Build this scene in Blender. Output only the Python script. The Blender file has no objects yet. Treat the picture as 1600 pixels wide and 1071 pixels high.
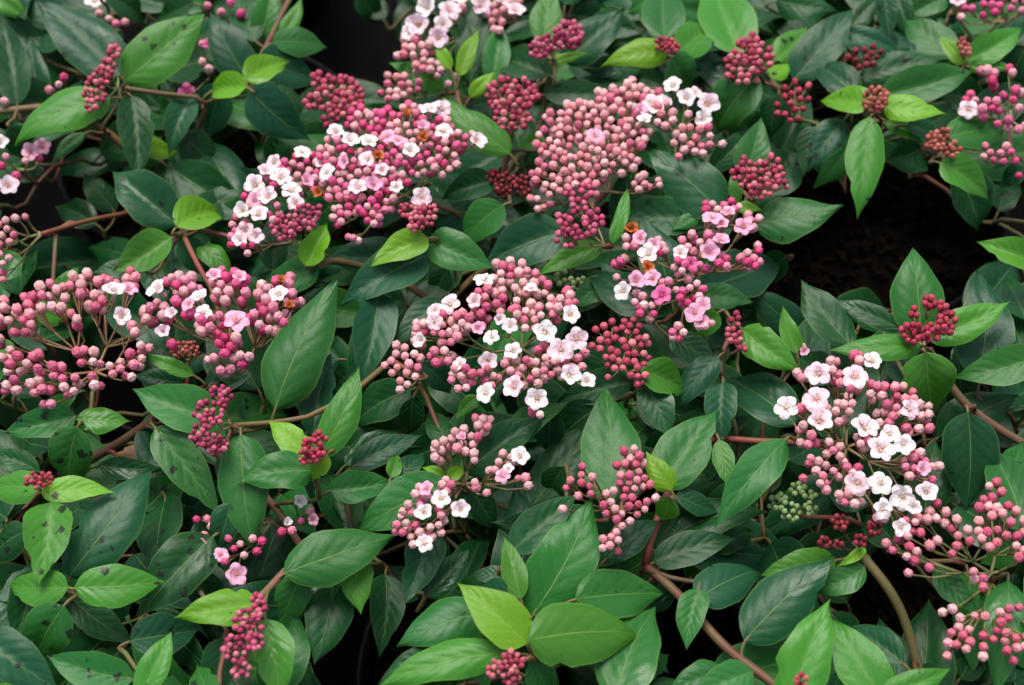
import bpy, math, random
from mathutils import Vector, Matrix, noise as mnoise

# ------------------------------------------------------------------ camera, sky, sun, exposure
S = bpy.context.scene
COL = S.collection
PITCH = math.radians(52.0)
CZ = 1.0
cam_d = bpy.data.cameras.new('camera'); cam = bpy.data.objects.new('camera', cam_d); COL.objects.link(cam)
cam.location = (0, 0, CZ); cam.rotation_euler = (math.radians(90) - PITCH, 0, 0)
cam_d.lens = 50.0; cam_d.sensor_width = 36.0; cam_d.clip_start = 0.01; cam_d.clip_end = 500
cam_d.dof.use_dof = True; cam_d.dof.focus_distance = 0.80; cam_d.dof.aperture_fstop = 7.1
S.camera = cam
SUN_EL, SUN_AZ = math.radians(72), math.radians(-25)      # high, from behind the shrubs and a little left
W = bpy.data.worlds.new('World'); S.world = W; W.use_nodes = True
nt = W.node_tree; nt.nodes.clear()
sky = nt.nodes.new('ShaderNodeTexSky'); sky.sky_type = 'NISHITA'; sky.sun_disc = False
sky.sun_elevation = SUN_EL; sky.sun_rotation = SUN_AZ; sky.dust_density = 4.0; sky.air_density = 1.0
hs = nt.nodes.new('ShaderNodeHueSaturation'); hs.inputs['Saturation'].default_value = 0.75
bg = nt.nodes.new('ShaderNodeBackground'); bg.inputs['Strength'].default_value = 0.095
wo = nt.nodes.new('ShaderNodeOutputWorld')
nt.links.new(sky.outputs[0], hs.inputs['Color']); nt.links.new(hs.outputs[0], bg.inputs['Color']); nt.links.new(bg.outputs[0], wo.inputs[0])
sun_d = bpy.data.lights.new('sun', 'SUN'); sun_d.energy = 1.5; sun_d.angle = math.radians(38); sun_d.color = (1.0, 0.97, 0.92)
sun = bpy.data.objects.new('sun', sun_d); COL.objects.link(sun)
sdir = Vector((math.sin(SUN_AZ)*math.cos(SUN_EL), math.cos(SUN_AZ)*math.cos(SUN_EL), math.sin(SUN_EL)))
sun.rotation_euler = sdir.to_track_quat('Z', 'Y').to_euler(); sun.location = (0, 0, 5)
vs = S.view_settings; vs.view_transform = 'Standard'; vs.look = 'None'; vs.gamma = 1.0; vs.exposure = 1.0; vs.use_curve_mapping = False

# ------------------------------------------------------------------ pixel -> ray helpers (photo pixels 1600 x 1071)
FPX = 1600 * 50.0 / 36.0
FWD = Vector((0, math.cos(PITCH), -math.sin(PITCH))); UPV = Vector((0, math.sin(PITCH), math.cos(PITCH)))
CAMP = Vector((0, 0, CZ)); UP = Vector((0, 0, 1))
Z0 = 0.33                                       # nominal canopy height
def ray(x, y): return (FWD + Vector((1, 0, 0))*((x-800)/FPX) + UPV*((535.5-y)/FPX))
def at(x, y, h):                                # point on the pixel's ray at canopy height + h cm
    d = ray(x, y); return CAMP + d*((Z0 + h*0.01 - CZ)/d.z)
def proj(p):
    v = p - CAMP; dz = v.dot(FWD)
    return (800 + FPX*v.x/dz, 535.5 - FPX*v.dot(UPV)/dz)
def pref(x, y): return (UP*0.5 - ray(x, y).normalized()*0.5).normalized()
def depth(p): return (p - CAMP).dot(FWD)
R = random.Random(7)

# ------------------------------------------------------------------ materials
class N:
    def __init__(s, name):
        s.m = bpy.data.materials.new(name); s.m.use_nodes = True; s.t = s.m.node_tree; s.t.nodes.clear()
        s.out = s.t.nodes.new('ShaderNodeOutputMaterial')
    def n(s, typ, **k):
        o = s.t.nodes.new('ShaderNode'+typ)
        for a, b in k.items(): setattr(o, a, b)
        return o
    def l(s, a, b): s.t.links.new(a, b)
    def put(s, sock, v):
        if isinstance(v, bpy.types.NodeSocket): s.l(v, sock)
        else: sock.default_value = v
    def math(s, op, a, b=0.0, c=None, clamp=False):
        o = s.n('Math', operation=op, use_clamp=clamp); s.put(o.inputs[0], a); s.put(o.inputs[1], b)
        if c is not None: s.put(o.inputs[2], c)
        return o.outputs[0]
    def ss(s, v, a, b, lo=0.0, hi=1.0):
        o = s.n('MapRange', interpolation_type='SMOOTHSTEP'); s.put(o.inputs[0], v)
        for i, q in enumerate((a, b, lo, hi)): s.put(o.inputs[i+1], q)
        return o.outputs[0]
    def mix(s, f, a, b, mode='MIX'):
        o = s.n('Mix', data_type='RGBA', blend_type=mode); s.put(o.inputs[0], f); s.put(o.inputs[6], a); s.put(o.inputs[7], b)
        return o.outputs[2]
    def noise(s, vec, scale, detail=3, w=None, rough=0.55):
        o = s.n('TexNoise', noise_dimensions='4D' if w is not None else '3D'); s.l(vec, o.inputs['Vector'])
        o.inputs['Scale'].default_value = scale; o.inputs['Detail'].default_value = detail; o.inputs['Roughness'].default_value = rough
        if w is not None: s.put(o.inputs['W'], w)
        return o.outputs[0]
    def bsdf(s, col, rough, spec=0.5, normal=None, **k):
        b = s.n('BsdfPrincipled'); s.put(b.inputs['Base Color'], col); s.put(b.inputs['Roughness'], rough)
        s.put(b.inputs['Specular IOR Level'], spec)
        if normal is not None: s.l(normal, b.inputs['Normal'])
        for a, q in k.items(): s.put(b.inputs[a.replace('_', ' ')], q)
        return b
    def bump(s, h, strength, dist, normal=None):
        b = s.n('Bump'); b.inputs['Strength'].default_value = strength; b.inputs['Distance'].default_value = dist; s.l(h, b.inputs['Height'])
        if normal is not None: s.l(normal, b.inputs['Normal'])
        return b.outputs[0]
def rgb(r, g, b): return (r, g, b, 1)

def leaf_material():
    q = N('leaf')
    tc = q.n('TexCoord'); oi = q.n('ObjectInfo')
    sx = q.n('SeparateXYZ'); q.l(tc.outputs['UV'], sx.inputs[0]); u, v = sx.outputs[0], sx.outputs[1]
    du = q.math('SUBTRACT', u, 0.5); au = q.math('MULTIPLY', q.math('ABSOLUTE', du), 2.0)
    wob = q.noise(tc.outputs['Object'], 60, 2, oi.outputs['Random'])
    # veins
    mw = q.math('MULTIPLY_ADD', v, -0.022, 0.042)
    mid = q.math('SUBTRACT', 1.0, q.ss(au, q.math('MULTIPLY', mw, 0.35), mw), clamp=True)
    s = q.math('SUBTRACT', v, q.math('MULTIPLY', q.math('POWER', au, 0.85), 0.30))
    s = q.math('ADD', s, q.math('MULTIPLY', wob, 0.06))
    s = q.math('ADD', q.math('MULTIPLY', s, 6.5), q.math('MULTIPLY', q.math('SIGN', du), 0.22))
    fr = q.math('ABSOLUTE', q.math('SUBTRACT', q.math('FRACT', s), 0.5))
    lat = q.math('MULTIPLY', q.math('SUBTRACT', 1.0, q.ss(fr, 0.0, 0.07), clamp=True), q.ss(au, 0.98, 0.55))
    vo = q.n('TexVoronoi', feature='DISTANCE_TO_EDGE'); q.l(tc.outputs['Object'], vo.inputs['Vector']); vo.inputs['Scale'].default_value = 340
    ret = q.ss(vo.outputs['Distance'], 0.0, 0.12)
    # colour
    n1 = q.noise(tc.outputs['Object'], 38, 3, q.math('MULTIPLY', oi.outputs['Random'], 40.0))
    n2 = q.noise(tc.outputs['Object'], 240, 3, oi.outputs['Random'])
    base = q.mix(q.math('MULTIPLY', n1, 0.75), oi.outputs['Color'], q.mix(1.0, oi.outputs['Color'], rgb(1.4, 1.25, 0.9), 'MULTIPLY'))
    base = q.mix(q.math('MULTIPLY', n2, 0.35), base, q.mix(1.0, base, rgb(0.72, 0.78, 0.8), 'MULTIPLY'))
    veincol = q.mix(0.55, q.mix(1.0, base, rgb(1.9, 1.6, 1.3), 'MULTIPLY'), rgb(0.20, 0.28, 0.06))
    col = q.mix(q.math('MULTIPLY', lat, 0.12), base, veincol)
    col = q.mix(q.math('MULTIPLY', ret, -0.10), col, rgb(0.0, 0.0, 0.0))
    col = q.mix(q.math('MULTIPLY', mid, 0.75), col, veincol)
    col = q.mix(q.math('MULTIPLY', q.ss(au, 0.91, 1.0), 0.42), col, veincol)
    # dirt specks and blotches
    w2 = q.math('MULTIPLY', oi.outputs['Random'], 77.0)
    off = q.n('VectorMath', operation='ADD'); q.l(tc.outputs['Object'], off.inputs[0]); cmb = q.n('CombineXYZ'); q.l(w2, cmb.inputs[0]); q.l(w2, cmb.inputs[1]); q.l(cmb.outputs[0], off.inputs[1])
    dis = q.n('TexNoise'); q.l(tc.outputs['Object'], dis.inputs['Vector']); dis.inputs['Scale'].default_value = 420
    of2 = q.n('VectorMath', operation='MULTIPLY_ADD'); q.l(dis.outputs[1], of2.inputs[0]); of2.inputs[1].default_value = (0.0060, 0.0060, 0.0060); q.l(off.outputs[0], of2.inputs[2])
    vs_ = q.n('TexVoronoi'); q.l(of2.outputs[0], vs_.inputs['Vector']); vs_.inputs['Scale'].default_value = 150
    cr = q.n('SeparateXYZ'); q.l(vs_.outputs['Color'], cr.inputs[0])
    rad = q.math('MULTIPLY', q.math('SUBTRACT', cr.outputs[0], q.math('MULTIPLY_ADD', oi.outputs['Alpha'], -0.46, 0.88)), 0.78)
    spk = q.ss(q.math('SUBTRACT', rad, vs_.outputs['Distance']), 0.0, 0.022)
    col = q.mix(q.math('MULTIPLY', spk, 0.9), col, rgb(0.012, 0.010, 0.008))
    ys = q.math('MULTIPLY', q.ss(q.noise(tc.outputs['Object'], 75, 1, q.math('ADD', w2, 31.0)), 0.73, 0.78), 0.5)
    col = q.mix(q.math('MULTIPLY', ys, oi.outputs['Alpha']), col, rgb(0.16, 0.10, 0.05))
    # petiole
    pet = q.math('LESS_THAN', v, -0.01)
    col = q.mix(pet, col, rgb(0.16, 0.13, 0.05))
    geo = q.n('NewGeometry')
    under = q.mix(0.5, q.mix(1.0, col, rgb(1.6, 1.35, 1.5), 'MULTIPLY'), rgb(0.12, 0.2, 0.07))
    col = q.mix(geo.outputs['Backfacing'], col, under)
    # relief
    hgt = q.math('MULTIPLY', q.ss(fr, 0.0, 0.42), q.ss(au, 1.0, 0.6, 0.0, 0.55))
    hgt = q.math('SUBTRACT', hgt, q.math('MULTIPLY', mid, 1.1))
    hgt = q.math('ADD', hgt, q.math('MULTIPLY', n1, 5.0))
    nb = q.bump(hgt, 0.28, 0.0008)
    nb = q.bump(q.math('ADD', ret, q.math('MULTIPLY', n2, 0.6)), 0.13, 0.0003, nb)
    wet = q.ss(q.noise(tc.outputs['Object'], 30, 2, q.math('ADD', w2, 55.0)), 0.60, 0.64)
    rough = q.math('SUBTRACT', q.math('MULTIPLY_ADD', n2, 0.22, 0.27), q.math('MULTIPLY', wet, 0.18))
    b = q.bsdf(col, rough, 0.27, nb)
    tr = q.n('BsdfTranslucent'); q.l(q.mix(1.0, col, rgb(1.5, 1.5, 0.45), 'MULTIPLY'), tr.inputs['Color']); q.l(nb, tr.inputs['Normal'])
    mx = q.n('MixShader'); mx.inputs[0].default_value = 0.16; q.l(b.outputs[0], mx.inputs[1]); q.l(tr.outputs[0], mx.inputs[2])
    q.l(mx.outputs[0], q.out.inputs[0])
    return q.m
def petal_material(name, rough, transl, nscale):
    q = N(name); tc = q.n('TexCoord'); oi = q.n('ObjectInfo'); at_ = q.n('Attribute'); at_.attribute_name = 'tint'
    col = q.mix(1.0, oi.outputs['Color'], at_.outputs['Color'], 'MULTIPLY')
    n1 = q.noise(tc.outputs['Object'], nscale, 3, q.math('MULTIPLY', oi.outputs['Random'], 30.0))
    col = q.mix(q.ss(n1, 0.35, 0.75, 0.0, 0.35), col, q.mix(1.0, col, rgb(1.25, 1.1, 0.95), 'MULTIPLY'))
    nb = q.bump(n1, 0.25, 0.1)
    b = q.bsdf(col, rough, 0.35, nb, Subsurface_Weight=0.0)
    tr = q.n('BsdfTranslucent'); q.l(col, tr.inputs['Color'])
    mx = q.n('MixShader'); mx.inputs[0].default_value = transl; q.l(b.outputs[0], mx.inputs[1]); q.l(tr.outputs[0], mx.inputs[2])
    q.l(mx.outputs[0], q.out.inputs[0]); return q.m
def simple(name, c1, c2, scale, rough, bump=0.4, bdist=0.002, spec=0.4, detail=5):
    q = N(name); tc = q.n('TexCoord'); n1 = q.noise(tc.outputs['Object'], scale, detail)
    col = q.mix(q.ss(n1, 0.3, 0.7), rgb(*c1), rgb(*c2)); q.l(q.bsdf(col, rough, spec, q.bump(n1, bump, bdist)).outputs[0], q.out.inputs[0]); return q.m
def stem_material():
    q = N('stem'); tc = q.n('TexCoord'); oi = q.n('ObjectInfo')
    n1 = q.noise(tc.outputs['Object'], 45, 3, q.math('MULTIPLY', oi.outputs['Random'], 20.0)); n2 = q.noise(tc.outputs['Object'], 900, 3)
    col = q.mix(q.ss(n1, 0.35, 0.7), oi.outputs['Color'], q.mix(0.6, oi.outputs['Color'], rgb(0.10, 0.12, 0.03)))
    col = q.mix(q.ss(n2, 0.5, 0.75, 0, 0.5), col, q.mix(1.0, col, rgb(1.3, 1.25, 1.15), 'MULTIPLY'))
    q.l(q.bsdf(col, 0.55, 0.35, q.bump(n2, 0.4, 0.0006)).outputs[0], q.out.inputs[0]); return q.m
def ground_material():
    q = N('weed_mat'); tc = q.n('TexCoord')
    w1 = q.n('TexWave', wave_type='BANDS', bands_direction='X'); w2 = q.n('TexWave', wave_type='BANDS', bands_direction='Y')
    for w in (w1, w2): q.l(tc.outputs['Object'], w.inputs['Vector']); w.inputs['Scale'].default_value = 120; w.inputs['Distortion'].default_value = 0.5
    h = q.math('MAXIMUM', w1.outputs[1], w2.outputs[1]); n1 = q.noise(tc.outputs['Object'], 9, 5)
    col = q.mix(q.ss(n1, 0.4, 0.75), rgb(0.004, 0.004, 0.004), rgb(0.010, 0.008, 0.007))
    q.l(q.bsdf(col, 0.85, 0.08, q.bump(h, 0.5, 0.001)).outputs[0], q.out.inputs[0]); return q.m
M_LEAF = leaf_material(); M_BUD = petal_material('bud', 0.42, 0.05, 2.5); M_PETAL = petal_material('petal', 0.5, 0.18, 3.0)
M_STEM = stem_material(); M_GROUND = ground_material()
M_POT = simple('pot_plastic', (0.005, 0.005, 0.006), (0.010, 0.010, 0.012), 14, 0.45, 0.15, 0.001, 0.3)
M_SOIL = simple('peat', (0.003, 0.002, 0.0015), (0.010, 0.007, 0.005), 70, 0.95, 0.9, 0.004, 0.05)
M_BARK = simple('bark_chip', (0.004, 0.003, 0.002), (0.016, 0.010, 0.006), 160, 0.9, 0.7, 0.002, 0.05)
M_DEAD = simple('dead_leaf', (0.20, 0.10, 0.045), (0.34, 0.20, 0.11), 60, 0.6, 0.5, 0.001, 0.3)

# ------------------------------------------------------------------ mesh helpers
def mesh(name, V, F, mat, smooth=True, uv=None, tint=None):
    me = bpy.data.meshes.new(name); me.from_pydata([tuple(p) for p in V], [], F)
    if uv is not None:
        ul = me.uv_layers.new(name='UVMap'); li = [0]*len(me.loops); me.loops.foreach_get('vertex_index', li)
        fl = []
        for i in li: fl.extend(uv[i])
        ul.data.foreach_set('uv', fl)
    if tint is not None:
        ca = me.color_attributes.new('tint', 'FLOAT_COLOR', 'POINT'); fl = []
        for c in tint: fl.extend((c[0], c[1], c[2], 1.0))
        ca.data.foreach_set('color', fl)
    if smooth: me.polygons.foreach_set('use_smooth', [True]*len(me.polygons))
    me.materials.append(mat); me.update(); return me
def obj(name, me, parent=None, loc=None):
    o = bpy.data.objects.new(name, me); COL.objects.link(o)
    if parent is not None: o.parent = parent
    if loc is not None: o.location = loc
    return o
def tube(V, F, pts, radii, sides=6, cap=True):
    n = len(pts); b0 = len(V)
    t = (pts[1]-pts[0]).normalized(); ref = Vector((0.31, 0.17, 0.93))
    if abs(t.dot(ref)) > 0.95: ref = Vector((1, 0, 0))
    a = t.cross(ref).normalized()
    for i in range(n):
        t = (pts[min(i+1, n-1)] - pts[max(i-1, 0)])
        t = t.normalized() if t.length > 1e-9 else Vector((0, 0, 1))
        a = (a - t*a.dot(t)); a = a.normalized() if a.length > 1e-6 else t.orthogonal().normalized()
        b = t.cross(a)
        for k in range(sides):
            g = 2*math.pi*k/sides; V.append(pts[i] + (a*math.cos(g) + b*math.sin(g))*radii[i])
    for i in range(n-1):
        for k in range(sides):
            k2 = (k+1) % sides
            F.append((b0+i*sides+k, b0+i*sides+k2, b0+(i+1)*sides+k2, b0+(i+1)*sides+k))
    if cap:
        F.append(tuple(b0+k for k in reversed(range(sides)))); F.append(tuple(b0+(n-1)*sides+k for k in range(sides)))
def bez(a, b, c, d, n):
    o = []
    for i in range(n+1):
        t = i/n; s = 1-t; o.append(a*(s*s*s) + b*(3*s*s*t) + c*(3*s*t*t) + d*(t*t*t))
    return o

# ------------------------------------------------------------------ plants: pots stand on the ground in staggered rows
PLANTS = {
 'A': dict(pot=(-0.25, 0.86), c=(230, 170), label='potted viburnum shrub with pale leaf pair round slender rose bud spray beside black pot rim'),
 'B': dict(pot=(0.27, 0.795), c=(1350, 150), label='potted viburnum shrub with round tight red bud heads, leaves hanging over dark bare compost'),
 'G': dict(pot=(0.02, 1.06), c=(740, 20), label='potted viburnum shrub with white flower head behind the black pot rim'),
 'C': dict(pot=(0.0, 0.66), c=(720, 400), label='potted viburnum shrub with several large white and pink flower heads crowded together'),
 'D': dict(pot=(-0.33, 0.46), c=(170, 800), label='potted viburnum shrub with long arching pink bud cluster over dirt-speckled leaves'),
 'E': dict(pot=(0.305, 0.40), c=(1380, 750), label='potted viburnum shrub with white flower head above large pink bud cluster and green buds'),
 'F': dict(pot=(0.03, 0.385), c=(830, 960), label='potted viburnum shrub with broad clean leaves and one loose rose bud cluster, few flowers'),
}
for k, p in PLANTS.items():
    e = bpy.data.objects.new('potted_viburnum', None); COL.objects.link(e); e.location = (p['pot'][0], p['pot'][1], 0)
    e.empty_display_size = 0.1; e['label'] = p['label']; e['category'] = 'shrub'; e['group'] = 'potted viburnum shrubs standing pot to pot'
    p['e'] = e; p['org'] = Vector((p['pot'][0], p['pot'][1], 0)); p['targets'] = []; p['stems'] = []; p['buds'] = []; p['nleaf'] = 0; p['leafnodes'] = []
def plant_of(x, y): return min(PLANTS, key=lambda k: (PLANTS[k]['c'][0]-x)**2 + (PLANTS[k]['c'][1]-y)**2)

# ground
gv = [(-60, -60, 0), (60, -60, 0), (60, 60, 0), (-60, 60, 0)]
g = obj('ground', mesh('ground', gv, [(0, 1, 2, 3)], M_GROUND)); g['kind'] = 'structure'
# pots
POT_H, POT_R, SOIL_Z = 0.17, 0.128, 0.152
def lathe(prof, n=48):
    V, F = [], []
    for r, z in prof:
        for k in range(n):
            a = 2*math.pi*k/n; V.append((r*math.cos(a), r*math.sin(a), z))
    for i in range(len(prof)-1):
        for k in range(n):
            k2 = (k+1) % n; F.append((i*n+k, i*n+k2, (i+1)*n+k2, (i+1)*n+k))
    return V, F
pv, pf = lathe([(0.001, 0.004), (0.095, 0.004), (0.098, 0.0), (0.101, 0.004), (0.119, POT_H-0.026), (0.1255, POT_H-0.024), (0.1275, POT_H-0.004), (0.1283, POT_H), (0.1262, POT_H+0.0015), (0.1240, POT_H), (0.1225, POT_H-0.006), (0.118, 0.10)])
POT_ME = mesh('pot', pv, pf, M_POT)
sv, sf = [], []
NR = 14
for i in range(NR+1):
    for k in range(40):
        a = 2*math.pi*k/40; r = max(0.0008, 0.1195*i/NR); x, y = r*math.cos(a), r*math.sin(a)
        sv.append((x, y, SOIL_Z + 0.006*mnoise.noise(Vector((x*60, y*60, 1))) + 0.004*mnoise.noise(Vector((x*170, y*170, 5)))))
for i in range(NR):
    for k in range(40):
        k2 = (k+1) % 40; sf.append((i*40+k, i*40+k2, (i+1)*40+k2, (i+1)*40+k))
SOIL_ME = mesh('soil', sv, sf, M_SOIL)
cv, cf = [], []
for i in range(420):
    r = 0.116*math.sqrt(R.random()); a = R.random()*6.283; x, y = r*math.cos(a), r*math.sin(a)
    z = SOIL_Z + 0.004 + 0.006*mnoise.noise(Vector((x*60, y*60, 1)))
    L_, w_, t_ = R.uniform(.003, .009), R.uniform(.001, .0035), R.uniform(.0006, .002)
    m = Matrix.Rotation(R.random()*6.28, 3, 'Z') @ Matrix.Rotation(R.uniform(-.6, .6), 3, 'X') @ Matrix.Rotation(R.uniform(-.6, .6), 3, 'Y')
    b = len(cv)
    for sx in (-1, 1):
        for sy in (-1, 1):
            for sz in (-1, 1): cv.append(Vector((x, y, z)) + m @ Vector((sx*L_*R.uniform(.6, 1), sy*w_*R.uniform(.6, 1), sz*t_)))
    for f in ((0, 1, 3, 2), (4, 6, 7, 5), (0, 4, 5, 1), (2, 3, 7, 6), (0, 2, 6, 4), (1, 5, 7, 3)): cf.append(tuple(b+j for j in f))
CHIP_ME = mesh('bark_chips', cv, cf, M_BARK, smooth=False)
for k, p in PLANTS.items():
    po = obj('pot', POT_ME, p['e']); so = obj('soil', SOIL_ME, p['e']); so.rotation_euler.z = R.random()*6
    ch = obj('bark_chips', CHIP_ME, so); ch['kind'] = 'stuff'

# ------------------------------------------------------------------ leaves
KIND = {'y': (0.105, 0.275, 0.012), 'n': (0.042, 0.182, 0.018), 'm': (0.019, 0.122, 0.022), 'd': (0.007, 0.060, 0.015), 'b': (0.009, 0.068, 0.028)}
NL, NW = 14, 8
def leaf_mesh(B, T, wid, nrm, node, o):
    """blade from B to T, facing nrm, plus petiole down to node; coordinates relative to B"""
    a = T - B; L = a.length; a = a.normalized()
    n = (nrm - a*nrm.dot(a)).normalized(); s = a.cross(n).normalized() * -1.0
    s = n.cross(a).normalized()
    ro = o.get('r', 0.0); q = Matrix.Rotation(ro, 3, a); n = q @ n; s = q @ s
    fo, ar, cu, sb, tw, wv = o['f'], o['a'], o['c'], o['b'], o['t'], o['w']
    ea, eb = o['ea'], o['eb']; pk = ea/(ea+eb); nm = (pk**ea)*((1-pk)**eb)
    V, UV, F = [], [], []
    hw0 = wid*0.475/max(0.45, math.cos(fo)); ph = o['ph']; tl = o.get('tl', 0.0)
    for i in range(NL+1):
        t = i/NL; t2 = 0.5 - 0.5*math.cos(math.pi*t); t2 = 0.55*t + 0.45*t2
        hw = hw0*((max(t2, 1e-4)**ea)*(max(1-t2, 1e-4)**eb)/nm)
        hw *= 1 - 0.22*max(0, min(1, (t2-0.66)/0.24))**2
        hw = hw*(1 + 0.035*math.sin(t2*17 + ph)) + (0.0007 if i == 0 else 0.0)
        m = a*(L*t2) + n*(ar*L*4*t2*(1-t2)) + s*(sb*L*math.sin(math.pi*t2)) - n*(tl*L*max(0, t2-0.72)**2*6)
        rt = Matrix.Rotation(tw*(t2-0.5), 3, a); sn = rt @ s; nn = rt @ n
        fot = fo*(0.55 + 0.45*math.sin(math.pi*min(1, t2*1.15)))
        for j in range(NW+1):
            x = -1 + 2*j/NW; ax = abs(x)
            if o['nt'] and x*o['ns'] > 0.6 and abs(i - o['nt']) < 1: x *= 0.80
            p = m + sn*(x*hw*math.cos(fot)) + nn*(ax*hw*math.sin(fot) - cu*hw*ax**2.2)
            p = p + nn*(wv*L*ax*ax*math.sin(t2*9 + ph + (1.7 if x > 0 else 0)))
            V.append(p); UV.append((0.5 + 0.5*x, t2))
    for i in range(NL):
        for j in range(NW):
            k = i*(NW+1)+j; F.append((k, k+NW+1, k+NW+2, k+1))
    # petiole
    nb = node - B; d = nb.length
    if d > 0.0015:
        pts = bez(a*0.004, -a*min(0.3*d, .01) - n*0.001, nb*0.65 - a*0.002, nb, 5); b0 = len(V)
        tube(V, F, pts, [0.0007, 0.0009, 0.0009, 0.0009, 0.001, 0.0012], 5); UV += [(0.5, -0.1)]*(len(V)-b0)
    return V, F, UV
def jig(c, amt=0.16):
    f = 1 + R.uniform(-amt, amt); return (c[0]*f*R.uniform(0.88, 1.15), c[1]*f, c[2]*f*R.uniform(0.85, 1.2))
def speck(x, y):
    s = 0.22
    if x < 330: s = 0.85
    if x > 1190 and y < 340: s = 0.95
    if x < 330 and y > 640: s = 1.0
    if x > 1200 and y > 640: s = 0.5
    return s*R.uniform(0.5, 1.1)
def leaf_opts(kw, rr=R):
    o = dict(f=rr.uniform(0.22, 0.62), a=rr.uniform(0.01, 0.09), c=rr.uniform(0.0, 0.45), b=rr.uniform(-0.05, 0.05), t=rr.uniform(-0.45, 0.45), w=rr.uniform(0.006, 0.034),
             ea=rr.uniform(0.56, 0.68), eb=rr.uniform(1.02, 1.28), ph=rr.uniform(0, 6.28), nt=(rr.choice((4, 5, 7, 8, 9, 10)) if rr.random() < 0.22 else 0), ns=rr.choice((-1, 1)), tl=rr.uniform(-0.05, 0.22), r=rr.uniform(-0.15, 0.15))
    o.update(kw); return o
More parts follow.
